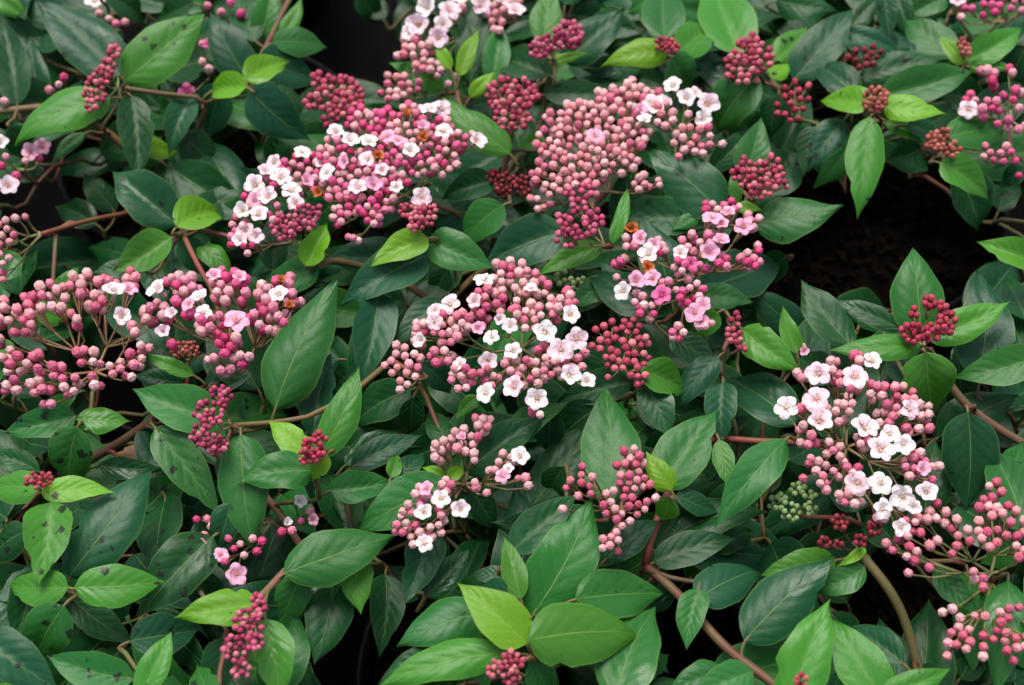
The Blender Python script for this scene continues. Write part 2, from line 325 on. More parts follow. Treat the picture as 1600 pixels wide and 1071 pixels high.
LEAVES = """
195 128 320 20 84 n 2.2 f=.3
172 152 17 221 72 n 2.0 f=.25
188 118 57 2 92 b 0.6
27 166 2 22 58 d 0.2
72 166 48 55 44 b -2
205 150 215 284 58 d 0.3 f=.5
385 137 327 146 44 y 1.3
384 126 453 95 46 y 1.5
392 132 327 15 66 b -0.2
345 132 322 218 66 b -1.4
300 152 264 240 46 b -0.9
222 226 283 241 38 y -1.6
285 212 357 272 62 d -3
390 142 487 221 78 b 0.3
403 92 501 129 66 b -0.5
425 66 513 73 50 m 0.2
440 58 472 -6 28 n 0.5
408 62 425 -25 50 m -0.3
165 -8 226 34 52 d 0.0
303 5 241 32 50 d 0.1
-8 -6 48 32 34 n -2
15 198 46 249 48 d -1
132 208 79 256 24 m -1
398 64 366 -8 52 d -0.2
60 10 120 70 50 m -4
130 80 190 140 50 d -4
100 190 130 120 44 d -3.5
277 352 174 264 80 b 0.4
277 353 349 331 60 y 1.4
268 371 177 424 58 n 1.2
281 374 330 432 50 b 0.3
310 380 364 447 40 n 0
302 345 368 298 52 d -3
218 420 140 426 36 d -2
88 458 125 415 28 n -1
150 350 86 322 46 d -7
205 402 138 386 52 d -7
180 330 130 270 46 d -6.5
55 500 122 478 44 n -2.4
60 532 115 512 40 d -3
250 300 190 250 60 d -5
330 260 380 320 60 d -5
420 210 470 280 60 d -4
735 132 733 -15 62 d 0.1 f=.4
718 119 749 44 28 y 1.4 f=.5
704 108 679 62 22 y 1.2 f=.4
770 128 781 37 46 m 0.2
860 118 767 86 58 d 0.1
735 152 776 111 24 y 1.2 f=.5
692 139 607 97 40 n -1
797 240 690 150 55 n 1.8
560 -15 592 38 44 d -8
600 30 560 -20 40 d -8.5
850 64 861 -25 54 n 0.3
880 96 977 14 68 b -0.8
862 98 919 82 17 y 0.4 f=.5
1003 110 903 107 40 b -3
850 147 974 150 42 d -0.9
1043 80 936 103 48 y 1.2
1040 62 1040 -28 72 m 0.6
1060 84 1116 46 60 n 0.7
1050 90 1073 148 70 m 0.2
1155 86 1114 -34 90 n 0.3
1182 120 1117 213 76 m 0.4
1165 278 1191 181 58 m 0.2
1110 268 1178 195 40 d -2
1083 102 1142 95 34 b -2
852 224 807 236 38 n -1
1012 -2 979 22 30 m -0.5
930 40 1010 60 60 d -4
905 130 960 105 50 d -5
1000 30 940 0 40 d -3
1240 126 1334 11 72 b 0.3
1211 94 1264 40 48 n -0.5
1213 2 1312 16 50 d -0.9
1332 40 1378 -8 38 d -0.6
1379 -12 1388 64 38 b -0.2
1399 -6 1419 62 36 d -1
1492 96 1409 26 62 m 0.2
1508 99 1466 55 28 y 1.3 f=.6
1511 95 1601 39 48 n 0.9
1320 48 1410 83 32 b 0 f=.5
1345 122 1485 92 50 d -0.3
1336 146 1271 95 52 b 0.3
1376 150 1523 107 60 m 0.8
1361 166 1281 158 50 y 1.4
1380 166 1479 177 46 y 1.4
1358 184 1343 339 64 n 0.8
1385 190 1446 229 28 n -0.4
1418 195 1470 216 34 b -0.2
1480 214 1575 203 60 m 0.6
1470 254 1548 312 54 n 0.8
1492 262 1533 365 74 d -2
1510 103 1588 108 24 n 0
1602 72 1560 152 66 b -1
1318 188 1261 270 54 b -0.9
1276 198 1254 278 46 d -2
1216 148 1204 218 48 d -1
1375 215 1455 268 56 d -4
1602 262 1562 288 36 b -1
1204 121 1234 97 30 y 0.5
1478 -6 1411 29 40 m -0.5
1420 260 1400 200 50 d -5
1260 60 1200 10 50 d -3
1470 150 1560 170 54 d -3
1500 20 1600 60 50 d -4
1560 330 1590 260 50 d -5
426 422 422 332 48 d -0.4
499 416 404 450 58 m 0.2
478 416 512 345 42 y 1.8 f=.7
668 372 577 418 50 y 1.8
670 374 772 419 64 m 0.8
668 398 529 476 76 b 0.2
430 638 528 436 98 m 2.2 f=.12
592 458 563 608 72 b -1
692 470 618 542 50 b -1
772 284 689 311 48 d -1
786 320 718 388 64 m 0
888 360 756 414 80 b 0.3
941 384 838 431 38 n 0.7
640 300 560 350 70 d -3
720 330 660 280 60 d -3.5
700 420 672 472 44 d -3
540 300 470 380 70 d -4
957 381 981 293 24 n 1.8 f=.6
1128 332 1006 231 88 b 1.2 f=.12
1086 342 963 346 64 d -0.4
1050 472 1000 336 80 b -1
1091 334 1051 360 26 m 0
1152 323 1194 328 20 y 1
1152 318 1142 272 22 n .8
1179 352 1318 322 76 m 1.2 f=.1
1100 452 1224 402 92 b -1
1084 464 1177 473 44 m -0.4
1012 487 912 421 70 b 0.1
952 440 888 482 44 m -1
1122 488 1077 531 44 n 0.2
1158 514 1251 580 58 n 0.7
1230 400 1180 440 50 d -3 p=C
1440 527 1428 384 88 m 1.2 f=.3
1530 592 1528 414 94 b 0.2
1450 531 1578 472 56 n 1.4
1441 541 1294 549 46 n 1.3
1332 542 1252 437 66 d 0.2
1412 516 1298 468 36 d 0.3
1246 552 1223 476 32 n 0.2
1628 416 1525 377 48 n 1.2 p=E
1604 502 1568 430 56 d -1
1600 560 1560 480 60 d -2
1300 600 1230 550 60 d -3
119 650 4 676 52 m 0.3
121 655 206 658 46 n 0.8
352 662 207 609 78 m 1.2
243 668 346 808 68 m 0.1
376 680 396 864 88 m 1.3 f=.2
120 668 108 768 78 m 0
62 737 -22 710 38 d .2
62 764 -28 766 58 n 1
65 769 183 770 44 y 1.7
108 902 236 728 98 b 0.3
153 728 257 733 36 d -2
225 800 285 745 60 d -4
80 700 0 690 60 d -2.5
302 586 224 554 26 n 0.7
285 600 205 585 40 b -0.8
18 612 112 594 36 d -1
300 720 240 690 50 d -4
340 600 400 640 60 d -4
20 560 -20 540 40 n -1
330 500 270 540 50 d -3
400 600 330 530 60 d -4
490 682 518 552 56 b -0.2
499 716 561 570 58 n 2.2 f=.35
479 716 419 656 50 y 2.2
489 736 367 750 66 m 1.8
511 710 489 751 34 y 2.4 f=.5
642 608 549 666 66 d -1
645 622 646 679 44 d -1
701 692 667 639 44 d -0.4
540 726 626 669 38 d -2
548 731 661 680 46 b -1
610 747 622 712 26 n -.3
620 747 664 708 36 b -.6
517 766 618 751 52 m -0.2
703 758 552 834 86 m 0.7 f=.1
727 739 852 648 66 d 0
697 746 659 730 20 y 0.4
699 749 726 727 22 y 0.5
746 619 712 656 24 n 0
658 568 706 617 46 b -1
735 765 775 828 50 d -1.5
795 682 893 627 46 m 0.2
953 785 944 600 102 m 1.0 f=.22
988 598 868 629 60 d -0.9
1002 579 1077 618 58 n 1.2
1008 598 1047 686 58 d 0.2
1122 558 1059 641 50 b 0.2
1048 528 1123 581 50 d 0.3
1030 762 1121 637 88 m 0.2
1130 598 1130 692 54 b -0.5
1242 662 1127 588 84 b -1
1124 688 1143 771 36 n 0.2
1227 688 1117 826 68 m 1.2
1049 766 1009 705 42 y 1.2
1046 779 1030 817 42 n 1.2
1056 774 1121 800 40 b -1
860 640 858 711 56 b -1
938 634 860 706 68 d -2
832 962 926 777 110 m 1.2 f=.2
800 862 906 768 66 d -0.2
880 730 860 780 50 d -2
1447 552 1458 648 88 n 1.2
1626 556 1488 590 64 m 0.2
1513 645 1510 795 94 b 0.1 f=.35
1603 835 1546 698 90 m 0.4
1570 760 1600 690 50 m -.5
1340 800 1300 730 60 d -3
1230 720 1290 680 60 d -3
1450 640 1500 700 60 d -4
1560 640 1620 600 60 d -3
1400 850 1340 800 60 d -3
80 784 58 921 78 n 1.3
107 918 6 914 60 n 0.7
117 918 258 908 70 n 1
98 948 54 1042 80 m 0.2
52 888 22 1007 60 d -1
110 934 212 1006 56 d -1.5
332 838 212 968 90 d -0.4
202 1002 312 984 70 b -1.5
208 1062 72 1024 64 m 0.2
219 1088 268 987 50 n 0.8
402 946 270 964 64 y 1.7
-32 998 92 1080 80 b 0.2
-20 1075 35 1050 40 n .6
332 1092 308 1037 48 m 0.3
348 998 330 1092 60 d -.5
360 788 334 864 50 b 0.2
40 830 -20 880 60 d -.6
300 900 350 960 60 d -3
160 800 100 830 60 d -3
443 896 620 834 88 m 1.2 f=.2
558 868 564 961 56 n -0.5
522 898 491 1039 80 d -2
472 898 439 982 60 m -1
414 968 442 1098 74 n 1.2
672 818 632 947 66 b -0.7
665 932 733 859 50 d -1.5
602 898 593 1027 60 d -5
757 958 619 1009 84 m 0.2
823 1006 714 911 80 y 2.2 f=.3
792 1020 588 1074 66 n 1.2
692 1020 588 1073 46 d -0.5
814 936 787 837 42 n 1.7 f=.4
797 905 733 899 34 d -2
803 930 738 928 46 b -1
826 1000 1008 990 108 n 1.8 f=.15
900 936 1038 927 84 m 0.6
960 1094 1026 946 102 m -0.2
1022 878 1153 840 58 d -1
1091 920 1073 1015 50 m -0.4 f=.5
1090 935 1194 889 76 b -0.5
948 872 1032 808 52 b 0
1163 1001 1306 869 98 b 0.6 f=.15
1132 1050 1038 1082 56 m .2
1176 1050 1078 1094 60 m 0.6
834 1030 862 1092 50 m 0
1000 1060 1048 1022 40 d -2
1306 876 1188 896 54 n 0.1
1352 888 1268 926 50 m 0.3
1352 857 1306 886 18 y 1 f=.5
1234 1104 1298 935 86 n 1.8
1382 1098 1299 966 82 n 1.4
1411 1036 1324 979 58 b 0.2
1378 1088 1486 1044 48 n 1.8
1461 888 1534 962 46 m -0.5
1576 908 1556 1094 74 m -0.3
1600 860 1530 880 50 m -1
1500 1060 1540 1010 50 d -4
1110 860 1180 830 50 d -4
"""
STEMS = """
1250 1100 -.3; 1205 1066 -.4; 1130 1008 -.8; 1060 930 -1.2; 1008 884 -1.6 | E .0026 0.13 .035 .028
1440 1060 -3.4; 1431 1030 -2.6; 1412 965 -1; 1385 915 .2; 1345 866 .9 | E .0027 .14 .11 .04
130 725 -5; 190 690 -4; 242 655 -3 | D .0028 .12 .05 .03
190 335 -4; 135 346 -2.2; 66 366 -.3 | A .0017 .22 .03 .03
1135 686 -1.5; 1190 690 -1; 1245 692 -.4; 1320 700 .4 | E .0020 .22 .035 .035
1640 715 -3; 1560 670 -2; 1500 622 -1; 1450 545 .6 | E .0026 .14 .06 .04
775 335 -4; 787 270 -2; 800 200 .6 | C .0021 .18 .08 .05
845 190 -3; 855 140 -1.2; 866 92 .5 | C .0022 .13 .10 .045
480 652 .2; 430 660 .4; 365 665 1.0 | C .0017 .16 .10 .04
470 870 -1; 445 893 .6; 415 925 1.2; 400 938 1.4 | D .0021 .22 .09 .06
470 -30 -.2; 447 10 0; 415 75 .2; 385 132 .8 | A .0022 .14 .045 .035
305 152 .2; 250 146 1; 195 138 1.6 | A .0016 .15 .06 .04
560 415 -1; 520 408 0; 480 418 1 | C .0022 .16 .10 .05
60 168 -.5; 20 172 -.3; -20 176 -.6 | A .0024 .18 .10 .05
"""
def parse_leaf(ln):
    w = ln.split(); kw = {}
    for t in w[7:]:
        k, v = t.split('='); kw[k] = v if k == 'p' else float(v)
    return tuple(float(x) for x in w[:5]) + (w[5], float(w[6]), kw)
def make_leaf_geom(bx, by, tx, ty, wpx, h):
    cx, cy = (bx+tx)/2, (by+ty)/2
    P = at(cx, cy, h); n = pref(cx, cy)
    def hit(x, y):
        d = ray(x, y); return CAMP + d*((P-CAMP).dot(n)/d.dot(n))
    B, T = hit(bx, by), hit(tx, ty)
    ppm = FPX/depth(P); a = (T-B).normalized(); s = n.cross(a).normalized(); vw = (P-CAMP).normalized()
    ap = (s - vw*s.dot(vw)).length; Wd = wpx/(ppm*max(0.5, ap)); L = (T-B).length
    if Wd > 0.60*L:                       # foreshortened: the tip droops away from the lens
        need = math.sqrt(max(0, (Wd/0.56)**2 - L*L)); need = min(need, 0.04)
        T = T + ray(tx, ty).normalized()*need*0.7; B = B - ray(bx, by).normalized()*need*0.3
    # a leaf's own random pitch, along the rays so that the outline stays
    k = R.uniform(-0.10, 0.16)*L
    T = T + ray(tx, ty).normalized()*k
    return B, T, Wd, n
leaf_jobs = []
for ln in LEAVES.strip().split('\n'):
    bx, by, tx, ty, wpx, kd, h, kw = parse_leaf(ln)
    B, T, Wd, n = make_leaf_geom(bx, by, tx, ty, wpx, h)
    pl = kw.pop('p', None) or plant_of(bx, by)
    leaf_jobs.append(dict(B=B, T=T, W=Wd, n=n, k=kd, p=pl, kw=kw, sp=speck((bx+tx)/2, (by+ty)/2)))

# ------------------------------------------------------------------ flower heads: every blob is (x, y, radius) in photo pixels
PAL = {
 'rose':   [(0.525, 0.095, 0.143), (0.588, 0.134, 0.181), (0.452, 0.069, 0.114), (0.630, 0.202, 0.219), (0.38, 0.045, 0.085), (0.34, 0.04, 0.08)],
 'mag':    [(0.525, 0.078, 0.162), (0.588, 0.123, 0.210), (0.441, 0.056, 0.124), (0.567, 0.157, 0.210), (0.36, 0.035, 0.10), (0.33, 0.03, 0.09)],
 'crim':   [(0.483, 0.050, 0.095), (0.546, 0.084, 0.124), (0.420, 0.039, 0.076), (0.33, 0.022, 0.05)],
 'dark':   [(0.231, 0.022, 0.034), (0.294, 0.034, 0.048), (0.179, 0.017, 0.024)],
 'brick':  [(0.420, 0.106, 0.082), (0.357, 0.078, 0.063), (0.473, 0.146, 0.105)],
 'green':  [(0.25, 0.36, 0.13), (0.30, 0.40, 0.17), (0.20, 0.31, 0.10)],
 'dusty':  [(0.798, 0.327, 0.371), (0.714, 0.258, 0.277), (0.798, 0.386, 0.400), (0.651, 0.179, 0.229), (0.798, 0.381, 0.400), (0.798, 0.386, 0.400), (0.808, 0.296, 0.324), (0.735, 0.386, 0.386), (0.58, 0.13, 0.21), (0.777, 0.386, 0.386)],
 'pink':   [(0.830, 0.276, 0.333), (0.714, 0.190, 0.277), (0.798, 0.381, 0.400), (0.651, 0.134, 0.219), (0.798, 0.386, 0.400), (0.798, 0.386, 0.400), (0.756, 0.386, 0.386), (0.58, 0.10, 0.19)],
 'hot':    [(0.693, 0.101, 0.239), (0.756, 0.224, 0.324), (0.630, 0.056, 0.172), (0.798, 0.345, 0.392), (0.798, 0.381, 0.400)],
 'rosy':   [(0.693, 0.224, 0.258), (0.630, 0.146, 0.200), (0.798, 0.300, 0.340), (0.578, 0.106, 0.162), (0.798, 0.381, 0.400), (0.777, 0.350, 0.360), (0.54, 0.08, 0.15), (0.60, 0.11, 0.20)],
}
FCOL = {'w': (0.88, 0.80, 0.81), 'p': (0.84, 0.42, 0.58), 'h': (0.72, 0.14, 0.36), 'x': (0.48, 0.13, 0.03)}
# (head height cm, bud px, spacing factor, palette, node px or None, blobs, flowers 'x y size tone')
HEADS = [
 # tight unopened heads
 (2.8, 9.5, .86, 'rose', (185, 138), "180 82 12,170 103 14,157 124 17,148 145 20,140 166 14", ""),
 (0.8, 11, .90, 'rose', None, "505 130 20,532 155 36,555 150 20,488 157 14,520 180 22", ""),
 (1.9, 9, .84, 'mag', (864, 92), "844 75 19,888 55 24,864 66 14", ""),
 (1.9, 7.5, .84, 'crim', None, "1034 69 12,1046 71 12,1055 74 8", ""),
 (1.8, 10.5, .92, 'rose', (1170, 120), "1172 75 22,1163 105 32,1192 92 20", ""),
 (2.0, 8.5, .84, 'brick', None, "1368 157 21", ""),
 (1.6, 8, .84, 'brick', None, "1505 70 10,1508 82 9", ""),
 (1.2, 8.5, .88, 'brick', None, "1461 222 17,1488 236 16,1474 210 11", ""),
 (1.4, 10, .90, 'rose', (802, 198), "788 148 28,815 143 22,800 175 32,838 150 10", ""),
 (2.2, 10, .90, 'rose', (1180, 312), "1168 270 25,1205 266 23,1190 285 30,1226 286 10", ""),
 (2.6, 8.5, .86, 'mag', (478, 385), "443 356 22,475 340 22,496 329 10", ""),
 (2.4, 8.5, .86, 'rose', (655, 364), "640 330 17,665 335 20,651 350 14", ""),
 (2.6, 10, .98, 'mag', (945, 385), "920 298 16,905 325 14,880 345 16,925 345 20,885 375 18,908 362 15,893 305 12", ""),
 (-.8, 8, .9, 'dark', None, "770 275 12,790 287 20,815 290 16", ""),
 (1.6, 11.5, 1.0, 'rose', (972, 572), "948 518 20,985 508 18,992 540 24,963 562 20,996 588 16,936 542 14,1003 562 16,950 590 9", ""),
 (1.4, 9, .92, 'rose', (1140, 520), "1150 500 12,1146 525 15,1160 545 8", ""),
 (2.4, 10, .90, 'crim', (1442, 542), "1452 474 12,1430 490 12,1471 478 11,1477 505 19,1424 520 19,1452 521 17", ""),
 (.6, 7, .84, 'brick', None, "280 547 14,300 547 14", ""),
 (2.4, 9, .88, 'mag', (362, 668), "346 620 20,327 648 24,314 680 19,336 695 17,352 697 8", ""),
 (3.0, 8.5, .86, 'crim', None, "500 685 12,488 704 20,476 718 9", ""),
 (2.2, 8.5, .86, 'crim', None, "48 748 12,70 750 13,60 755 10", ""),
 (2.4, 10, .88, 'mag', (410, 930), "403 945 18,388 975 25,370 1012 23,375 1044 17,400 1005 14", ""),
 (2.6, 9.5, .86, 'rose', (818, 1030), "774 1045 15,802 1034 18,797 1058 18", ""),
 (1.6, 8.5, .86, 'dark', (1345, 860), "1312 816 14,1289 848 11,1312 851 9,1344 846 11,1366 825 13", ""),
 (2.8, 9, .86, 'crim', None, "1252 1062 12", ""),
 (-.4, 9, .90, 'green', None, "1215 786 16,1245 764 14,1266 778 11,1236 800 16,1266 795 11", ""),
 (-2.6, 9, .92, 'green', None, "880 435 15,905 445 15", ""),
 (-1.2, 8.5, .9, 'brick', None, "222 224 10", ""),
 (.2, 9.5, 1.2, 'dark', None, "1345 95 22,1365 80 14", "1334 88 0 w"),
 (-.6, 10, 1.3, 'crim', None, "1245 150 26,1222 170 14,1240 185 12", ""),
 (-.5, 10, .95, 'dusty', None, "1364 485 7,1380 493 8,1395 493 6", ""),
 # open heads
 (2.6, 15, .95, 'pink', (815, 545), "790 428 20,820 438 26,770 460 26,850 458 18,700 512 28,742 500 22,822 490 28,862 488 18,690 556 18,722 592 22,830 580 26,850 562 22,760 592 20,800 576 18,872 574 22,838 642 12,884 470 14,786 480 18,660 515 14,905 565 14",
  "757 440 30 w,704 477 30 w,680 486 24 w,742 471 24 w,797 511 24 w,680 503 26 w,720 570 22 w,763 563 30 w,760 616 30 w,803 550 26 w,769 528 24 w,830 454 22 w,890 493 30 w,851 521 38 w,900 531 34 w,876 548 36 w,805 607 36 w,840 623 36 w,889 588 34 w,916 597 27 w,746 515 22 p,660 532 26 w,780 500 20 w"),
 (1.8, 14, .98, 'dusty', (668, 590), "625 550 14,650 545 14,610 575 14,640 580 18,628 600 14,655 565 12", ""),
 (2.0, 13.2, .98, 'hot', (600, 325), "562 187 22,602 197 28,640 187 26,690 195 32,722 217 20,655 240 38,700 247 20,602 240 32,560 262 32,522 240 26,502 290 22,540 310 30,590 308 30,622 275 22,582 334 20,610 262 28,552 372 10,530 340 14,690 262 16",
  "525 208 26 w,547 222 28 w,575 224 28 w,671 175 32 w,690 172 28 w,660 200 22 p,693 207 26 w,743 222 30 w,622 222 28 p,641 237 26 w,575 250 26 w,597 268 24 w,560 296 30 w,582 292 30 p,512 271 28 w,620 294 20 w,658 309 30 w,636 182 22 x,590 247 24 x,662 218 24 x,500 302 22 x,540 255 22 p,606 215 24 p"),
 (1.5, 13.2, .98, 'hot', (455, 380), "482 260 30,442 270 26,396 308 22,372 350 18,386 386 14,460 290 22,420 330 20,365 375 12,425 285 18",
  "505 255 26 w,438 280 32 w,455 300 30 w,400 290 32 w,420 310 32 w,380 330 28 w,405 338 30 w,385 360 26 w,414 270 26 w,472 240 26 w,375 376 24 w,430 255 24 w,400 314 26 p,462 318 24 w,478 285 24 p,400 370 24 w"),
 (1.6, 13.2, .98, 'dusty', (950, 300), "985 142 16,950 157 20,1000 160 22,900 182 27,870 192 22,930 190 32,970 192 32,860 222 25,900 222 32,950 226 36,992 216 22,870 252 32,922 256 36,972 250 26,850 276 20,848 315 18,880 280 24,1000 288 14,1030 290 10", "1020 167 34 w,1035 160 28 w,1008 190 24 w,930 214 26 p,1000 175 22 p"),
 (1.8, 14, .95, 'dusty', (1050, 205), "1070 217 24,1100 205 16,1090 235 16,1042 180 22,1128 226 8,1060 247 12,1075 180 14,1030 145 10,1110 220 12", "1052 137 30 w,1072 155 30 w,1105 165 36 w,1098 186 26 w,1085 148 22 w"),
 (2.4, 14, 1.0, 'hot', (1080, 435), "1140 325 14,1112 328 14,1175 347 12,1082 380 16,1102 374 14,1170 408 16,1130 410 12,1060 415 14,970 410 10,964 434 8,1030 385 14,1078 458 22,1060 520 14,1000 470 12,1012 485 16,1092 420 12,1100 507 12,985 378 14,1185 392 8,1045 440 10",
  "1113 343 30 p,1138 336 24 p,1162 356 28 p,1106 396 32 p,1126 380 28 p,1063 397 25 w,1014 398 31 w,1002 374 26 p,986 360 26 x,993 441 30 p,1035 463 30 h,976 456 30 w,1021 437 28 p,1085 490 30 p,1098 478 26 p,1012 420 26 x,1094 502 24 p,1128 352 22 p,1080 412 22 h,1022 385 24 p"),
 (1.6, 16, .98, 'pink', (150, 582), "10 490 22,32 506 22,52 480 20,82 465 25,112 450 22,142 446 22,166 440 16,205 442 16,152 472 16,120 500 12,235 482 12,228 500 12,18 562 20,52 572 20,20 600 16,60 600 18,90 582 17,110 600 18,140 560 21,146 592 16,176 576 16,210 560 18,226 545 14,80 632 10,70 612 12,210 520 10,0 530 12,205 590 10",
  "178 461 36 w,190 496 31 w,200 455 26 p"),
 (2.0, 16, .98, 'hot', (385, 575), "290 450 18,270 440 12,345 440 16,370 440 18,385 460 16,350 462 14,410 456 14,440 450 20,456 470 14,420 480 18,402 500 14,440 500 14,420 516 12,340 500 16,320 510 14,350 540 18,370 530 14,382 560 14,335 560 12,345 580 10,360 578 9,300 490 12,270 540 8,280 470 14,262 490 12,305 460 10",
  "250 456 36 w,315 470 32 w,296 477 22 p,255 519 24 w,370 504 36 p,437 463 30 w,335 432 24 p,270 492 22 w,374 434 22 p,452 480 20 x,440 440 18 x,318 490 24 w"),
 (1.6, 14.5, .98, 'pink', (726, 756), "755 660 14,747 676 13,722 690 22,692 700 16,736 710 12,680 716 10,770 736 12,790 720 16,820 747 11,660 770 15,640 800 15,628 825 14,650 836 20,680 830 14,655 790 12,700 762 14,742 755 9,760 771 6,825 760 8,690 805 10",
  "664 803 30 w,690 780 28 w,720 796 30 w,812 715 30 w,663 850 26 w,785 745 22 p,723 686 20 p,668 765 24 p,795 735 18 w"),
 (1.9, 13.5, 1.0, 'rosy', (970, 795), "910 730 10,890 756 13,906 752 12,920 766 12,926 746 8,985 715 18,968 726 12,1002 720 10,975 760 22,1000 746 12,1010 757 12,958 780 16,1016 780 12,1000 796 16,985 790 16,950 800 16,975 812 16,960 836 15,945 850 12,966 862 8,904 776 10,880 796 6", ""),
 (2.4, 15, .98, 'pink', (1322, 700), "1340 560 12,1300 575 12,1255 590 12,1310 590 14,1370 612 16,1330 610 12,1300 640 12,1250 640 10,1325 636 12,1255 666 10,1310 660 10,1390 640 16,1410 620 22,1440 642 16,1436 660 14,1452 670 7,1380 655 14,1416 666 12,1300 700 14,1310 716 14,1265 690 14,1266 715 12,1280 730 12,1305 740 12,1330 735 12,1255 748 8,1285 750 12,1291 766 8,1320 775 14,1335 785 12,1430 720 18,1420 736 12,1456 730 10,1456 750 10,1350 690 12,1420 822 15,1380 810 10",
  "1229 638 34 w,1280 586 38 w,1276 625 38 w,1280 661 40 w,1335 591 38 w,1362 566 28 w,1350 671 40 w,1390 680 30 w,1375 705 40 w,1411 695 32 w,1420 641 30 w,1340 756 36 w,1375 757 34 w,1410 776 38 w,1446 771 36 w,1378 796 30 w,1440 735 26 p,1407 825 28 w,1427 793 26 w"),
 (2.0, 15.5, .98, 'rosy', (1548, 897), "1395 850 16,1425 866 16,1430 840 16,1420 896 11,1450 886 14,1460 850 14,1480 815 22,1500 836 22,1440 815 16,1466 795 18,1490 856 14,1530 830 18,1545 790 22,1556 765 16,1570 820 22,1592 845 22,1582 800 17,1520 902 15,1536 912 13,1592 872 12,1546 846 16,1560 780 20,1610 820 16", ""),
 (1.2, 15.5, .98, 'rosy', (1548, 910), "1480 955 14,1474 966 11,1500 976 14,1486 1000 17,1510 990 20,1530 965 14,1480 1025 10,1512 1010 12,1540 1005 18,1536 1026 11,1560 985 18,1572 960 14,1592 950 12,1592 1000 18,1586 1030 14,1576 1012 16,1610 980 16", ""),
 (.6, 14, .95, 'dusty', (722, 60), "642 62 16,650 80 18,676 76 14,660 96 21,680 106 16,632 86 9,770 22 16,776 40 14,790 10 14,800 5 12,722 10 12", "670 14 36 w,655 40 38 w,702 18 32 w,685 60 32 w,750 10 32 w,805 20 30 w,641 52 26 w,782 4 26 w,692 38 26 w,720 -6 28 w"),
 (-.2, 13, .95, 'dusty', (690, 150), "620 125 18,605 147 15,630 142 20,652 135 12,700 132 10,712 121 8", ""),
 (1.0, 14.5, 1.02, 'hot', (1580, 190), "1545 113 12,1582 115 9,1552 126 12,1515 160 12,1540 166 14,1556 166 12,1582 150 14,1592 170 9,1536 180 9,1566 192 14,1592 202 12,1620 190 14", "1513 172 28 w"),
 (0, 13, .98, 'hot', (1590, 250), "1545 240 15,1570 236 14,1586 252 10,1560 252 13,1592 275 10,1616 260 12", ""),
 (-.4, 13, 1.0, 'hot', (1560, 35), "1515 12 11,1502 28 7,1536 8 11,1556 12 11,1582 8 11,1596 18 9,1536 25 9,1575 -10 12,1610 5 12", "1495 2 24 w"),
 (-.3, 13, 1.0, 'dusty', (170, 20), "156 22 8,170 30 10,195 36 8,182 38 7", "148 4 30 w"),
 (-.3, 14, 1.0, 'hot', (345, 40), "325 10 8,346 20 8,360 5 6,376 23 8,356 20 8,372 30 6", ""),
 (-1.4, 14, 1.0, 'hot', (330, 118), "316 70 9,316 98 8,326 109 9,320 116 7", "328 72 22 h,293 145 26 h"),
 (-1, 14, 1.0, 'hot', (105, 150), "78 142 10,100 122 9,92 133 8", ""),
 (-.6, 14, 1.0, 'hot', (25, 172), "8 160 9,2 155 6", ""),
 (-.6, 14, 1.0, 'hot', (30, 265), "10 246 10,40 252 7,62 249 7,26 276 9,2 260 8", "12 292 32 w,0 226 28 w,48 238 26 p,66 231 26 p"),
 (.0, 13, 1.0, 'dusty', (66, 366), "40 340 8,25 342 10,6 352 12,12 372 14,6 402 14,2 430 12,-10 380 14", ""),
 (-1.2, 14, 1.05, 'hot', (425, 815), "308 812 8,325 812 7,456 830 6,366 858 8,382 868 8,374 852 7,410 846 6,470 815 7,330 822 6,395 842 8,352 878 8,402 862 7,440 832 7,484 800 7,320 836 8,358 842 7", "467 784 22 w,370 898 32 p,488 812 20 p,315 851 24 p,345 868 22 p,448 818 18 w"),
 (-.8, 13, 1.0, 'dusty', None, "1222 546 6,1255 545 6", "1256 550 16 p"),
]
def bud_proto(lobes, seed, nseg=15, nr=7):
    V, F, T = [], [], []
    rr = random.Random(seed)
    for i in range(nr+1):
        t = i/nr; z = -0.55 + 1.12*t
        r = 0.5*(max(0.0, 1-((t-0.56)/0.60)**2))**0.62 if t > 0.12 else 0.22 + 0.8*t
        if i == nr: r = 0.06
        for k in range(nseg):
            a = 2*math.pi*k/nseg
            rk = r*(1 + lobes*0.11*math.cos(5*a)*max(0, t-0.35)/0.65)
            V.append((rk*math.cos(a), rk*math.sin(a), z + (0.05*math.cos(5*a) if i >= nr-1 else 0)))
            if t < 0.17: c = (0.50, 0.75, 0.5)
            elif t < 0.34: c = (0.86, 0.85, 0.8)
            else:
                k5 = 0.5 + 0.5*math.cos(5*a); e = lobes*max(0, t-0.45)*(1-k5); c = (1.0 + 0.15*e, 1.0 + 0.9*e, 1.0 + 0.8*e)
            T.append(c)
    V.append((0, 0, 0.57)); T.append((1.12, 1.25, 1.2)); V.append((0, 0, -0.58)); T.append((0.5, 0.7, 0.4))
    for i in range(nr):
        for k in range(nseg):
            k2 = (k+1) % nseg; F.append((i*nseg+k, i*nseg+k2, (i+1)*nseg+k2, (i+1)*nseg+k))
    tp, bt = len(V)-2, len(V)-1
    for k in range(nseg):
        k2 = (k+1) % nseg; F.append((nr*nseg+k, nr*nseg+k2, tp)); F.append((k2, k, bt))
    return V, F, T
BUDS = [bud_proto(0.25, 1), bud_proto(0.7, 2), bud_proto(1.1, 3)]
BUD_ME = [mesh('bud', v, f, M_BUD, True, None, t) for v, f, t in BUDS]
